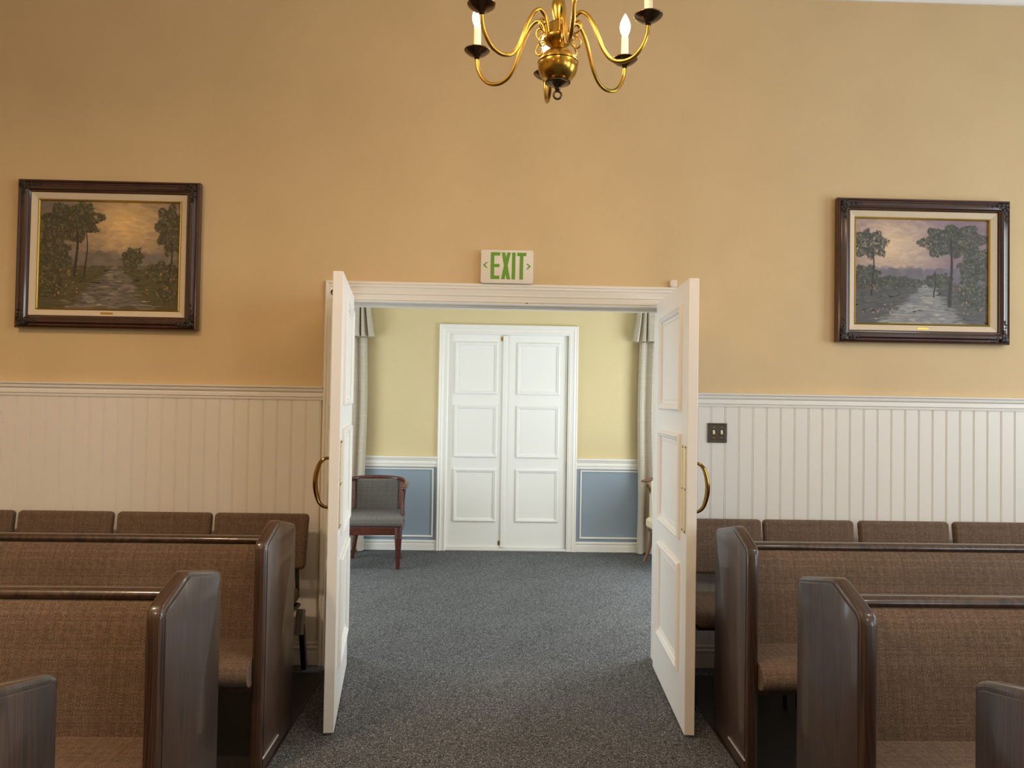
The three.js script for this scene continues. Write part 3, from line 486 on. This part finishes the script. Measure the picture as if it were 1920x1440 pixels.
// ---------------------------------------------------------------- curtains
function drape(pts, y0, y1, spread) {                                   // closed outline [x, z] carried up in y; spread(t, x, z) shapes it
  const n = pts.length, rows = 24, pos = [], idx = [];
  for (let j = 0; j <= rows; j++) { const t = j / rows; for (const [x, z] of pts) { const [a, b] = spread(t, x, z); pos.push(a, y0 + (y1 - y0) * t, b); } }
  for (let j = 0; j < rows; j++) for (let i = 0; i < n; i++) { const a = j * n + i, b = j * n + (i + 1) % n; idx.push(a, b, b + n, a, b + n, a + n); }
  const c = pos.length / 3; pos.push(0, y0, 0, 0, y1, 0);
  let g = new THREE.BufferGeometry(); g.setAttribute('position', new THREE.Float32BufferAttribute(pos.slice(0, -6), 3)); g.setIndex(idx);
  return uvBox(toCreasedNormals(g.toNonIndexed(), 1.0), 0.35);
}
function curtain(s, x, label, label2) {                                 // x: inner edge; the cloth runs outward by s
  const t = thing('curtain', label, 'curtain', [x, 0, LB.far + 0.05], 0, 'lobby curtains');
  const front = [], back = [], N = 90, W = 0.42;
  for (let k = 0; k <= N; k++) { const u = k / N, ph = u * Math.PI * 2 * 4.2; front.push([s * u * W, 0.07 + 0.038 * Math.sin(ph - 0.6) + 0.008 * Math.sin(ph * 2.3)]); back.push([s * u * W, 0.055 + 0.034 * Math.sin(ph - 0.6) + 0.008 * Math.sin(ph * 2.3)]); }
  part('panel', drape([...front, ...back.reverse()], 0.012, 2.12, (tt, a, b) => [a * (1 - 0.06 * tt) + s * 0.008 * Math.sin(tt * 7), b * (1 - 0.25 * tt) + 0.02 * tt]), M.linen, t);
  const v = thing('valance', label2, 'valance', [x - s * 0.03, 0, LB.far + 0.05], 0, 'lobby valances');
  // box-pleated end that flares toward the hem, then a flat face
  const out = [[0, 0], [0, 0.115], [0.018, 0.14], [0.03, 0.136], [0.036, 0.075], [0.044, 0.07], [0.062, 0.128], [0.078, 0.138], [0.086, 0.13], [0.09, 0.085], [0.098, 0.08], [0.105, 0.15], [0.114, 0.158], [0.9, 0.158], [0.9, 0.15], [0.116, 0.15], [0.1, 0.06], [0.08, 0.06], [0.03, 0.05], [0.012, 0.05], [0.012, 0]];
  const dense = []; out.forEach((p, k) => { const q = out[(k + 1) % out.length]; for (let i = 0; i < 3; i++) dense.push([s * (p[0] + (q[0] - p[0]) * i / 3), p[1] + (q[1] - p[1]) * i / 3]); });
  const body = part('pleated_skirt', drape(dense, 2.128, 2.62, (tt, a, b) => { const near = Math.max(0, 1 - Math.abs(a) / 0.11), fl = (1 - tt) * (1 - tt); return [a - s * near * 0.035 * fl + s * near * 0.03 * tt, b * (1 + 0.12 * fl) - 0.01 * tt]; }), M.linen, v);
  part('header_board', box(Math.min(s * 0.02, s * 0.9), Math.max(s * 0.02, s * 0.9), 2.6, 2.625, -0.05, 0.14), M.linen, v);
}
curtain(-1, -1.262, 'grey linen curtain hanging left of the closed lobby doors', 'pleated grey linen valance over the left curtain');
curtain(1, 1.462, 'grey linen curtain hanging right of the closed lobby doors', 'pleated grey linen valance over the right curtain');

// ---------------------------------------------------------------- chandelier
function makeChandelier([x, z], label) {
  const t = thing('chandelier', label, 'chandelier', [x, 2.46, z], 0, 'brass chandeliers');
  const Y = y => y - 2.46;
  // ribbed ball
  const ball = new THREE.SphereGeometry(0.062, 48, 32), p = ball.attributes.position;
  for (let i = 0; i < p.count; i++) p.setXYZ(i, p.getX(i), p.getY(i) * 0.9, p.getZ(i));
  ball.computeVertexNormals();
  part('ball', ball.translate(0, Y(2.566), 0), M.agedBrass, t);
  part('ball_band', new THREE.TorusGeometry(0.0618, 0.0022, 8, 48).rotateX(Math.PI / 2).translate(0, Y(2.577), 0), M.agedBrass, t);
  part('finial', join([lathe([[0, Y(2.488)], [0.006, Y(2.488)], [0.009, Y(2.496)], [0.012, Y(2.503)], [0.03, Y(2.511)], [0.04, Y(2.515)], [0.0, Y(2.52)]], 24), new THREE.TorusGeometry(0.012, 0.0035, 8, 24).translate(0, Y(2.476), 0)]), M.darkBrass, t);
  part('hub', lathe([[0.012, Y(2.61)], [0.018, Y(2.622)], [0.03, Y(2.632)], [0.043, Y(2.642)], [0.047, Y(2.652)], [0.044, Y(2.66)], [0.036, Y(2.668)], [0.03, Y(2.69)], [0.03, Y(2.7)], [0.016, Y(2.706)], [0.013, Y(2.715)]], 32), M.agedBrass, t);
  part('column', lathe([[0.012, Y(2.7)], [0.018, Y(2.72)], [0.024, Y(2.745)], [0.022, Y(2.765)], [0.015, Y(2.785)], [0.02, Y(2.81)], [0.027, Y(2.83)], [0.02, Y(2.855)], [0.014, Y(2.875)], [0.02, Y(2.9)], [0.034, Y(2.93)], [0.04, Y(2.96)], [0.03, Y(2.99)], [0.014, Y(3.01)], [0.01, Y(3.05)], [0, Y(3.06)]], 32), M.agedBrass, t);
  const chain = []; for (let k = 0; k < 30; k++) { const g = new THREE.TorusGeometry(0.013, 0.0025, 6, 14).scale(0.7, 1.3, 1); if (k % 2) g.rotateY(Math.PI / 2); chain.push(g.translate(0, Y(3.07 + k * 0.0305), 0)); }
  part('chain', join(chain), M.agedBrass, t);
  part('canopy', lathe([[0, Y(3.985)], [0.01, Y(3.96)], [0.03, Y(3.965)], [0.055, Y(3.98)], [0.065, Y(4.0)]], 32), M.agedBrass, t);
  const armPts = [[0.036, 2.645], [0.043, 2.68], [0.054, 2.71], [0.072, 2.723], [0.092, 2.712], [0.113, 2.68], [0.13, 2.637], [0.15, 2.588], [0.175, 2.556], [0.205, 2.545], [0.24, 2.552], [0.265, 2.576], [0.281, 2.61], [0.285, 2.645]];
  const armGeo = tube(armPts.map(([r, y]) => [0, Y(y), -r]), 0.0062, 80, 12);
  const scroll = (y0, sgn) => { const pts = []; for (let k = 0; k <= 16; k++) { const a = k / 16 * Math.PI * 1.5, r = 0.024 * (1 - 0.55 * k / 16); pts.push([0, Y(y0) + sgn * (0.022 - r * Math.cos(a)), -(0.05 + r * Math.sin(a) + 0.016 * k / 16)]); } return tube(pts, 0.0029, 30, 6); };
  const scrollGeo = join([scroll(2.66, 1), scroll(2.65, -1)]);
  const cupGeo = lathe([[0.0, Y(2.638)], [0.007, Y(2.638)], [0.009, Y(2.646)], [0.016, Y(2.65)], [0.03, Y(2.6565)], [0.041, Y(2.666)], [0.0425, Y(2.669)], [0.04, Y(2.67)], [0.026, Y(2.662)], [0.012, Y(2.66)], [0, Y(2.66)]], 32);
  const sleeveGeo = lathe([[0, Y(2.66)], [0.0125, Y(2.66)], [0.0118, Y(2.74)], [0.01, Y(2.746)], [0, Y(2.746)]], 20);
  const bulbGeo = lathe([[0.0, Y(2.744)], [0.008, Y(2.745)], [0.011, Y(2.752)], [0.016, Y(2.765)], [0.018, Y(2.778)], [0.0165, Y(2.79)], [0.0115, Y(2.803)], [0.006, Y(2.814)], [0.0018, Y(2.822)], [0, Y(2.824)]], 20);
  for (let k = 0; k < 6; k++) {
    const a = (-124 + 60 * k) * Math.PI / 180, arm = part('arm', armGeo, M.agedBrass, t);
    arm.rotation.y = -a;
    const place = (name, g, m) => { const o = part(name, g, m, arm); o.position.set(0, 0, -0.285); return o; };
    part('scroll', scrollGeo, M.agedBrass, arm);
    place('drip_pan', cupGeo, M.darkBrass); place('candle_sleeve', sleeveGeo, M.candle);
    const b = place('bulb', bulbGeo, M.bulb); b.castShadow = false;
    const l = new THREE.PointLight(BULB.color, BULB.power, 0, 2); l.position.set(x + 0.285 * Math.sin(a), 2.78, z - 0.285 * Math.cos(a)); l.castShadow = true; l.shadow.radius = 0.8; scene.add(l);
  }
}
makeChandelier([0.184, 2.004], 'six-arm brass chandelier with lit candle bulbs above the aisle');
makeChandelier([0.184, 6.6], 'six-arm brass chandelier farther toward the chapel front');

// ---------------------------------------------------------------- ceiling drum lamps
function drumLamp(x, z, power, label) {
  const t = thing('ceiling_lamp', label, 'ceiling lamp', [x, CH.top, z], 0, 'white drum ceiling lamps');
  part('drum', lathe([[0.17, 0], [0.178, 0], [0.178, -0.075], [0.17, -0.077], [0.166, -0.073], [0.166, -0.004], [0, -0.004]], 32), M.plastic, t);
  part('glowing_disc', new THREE.CylinderGeometry(0.16, 0.16, 0.006, 32).translate(0, -0.012, 0), M.lampDisc, t);
  const l = new THREE.RectAreaLight(LAMP.color, power, 0.26, 0.26); l.position.set(x, CH.top - 0.02, z); l.lookAt(x, 0, z); scene.add(l);
}
drumLamp(-2.6, 3.3, LAMP.power, 'white drum lamp on the ceiling above the left pews');
drumLamp(2.8, 3.3, LAMP.power * 0.3, 'white drum lamp on the ceiling above the right pews');
drumLamp(-2.6, 6.4, LAMP.power, 'white drum lamp on the ceiling at left, toward the chapel front');
drumLamp(2.8, 6.4, LAMP.power * 0.3, 'white drum lamp on the ceiling at right, toward the chapel front');

renderer.render(scene, camera);
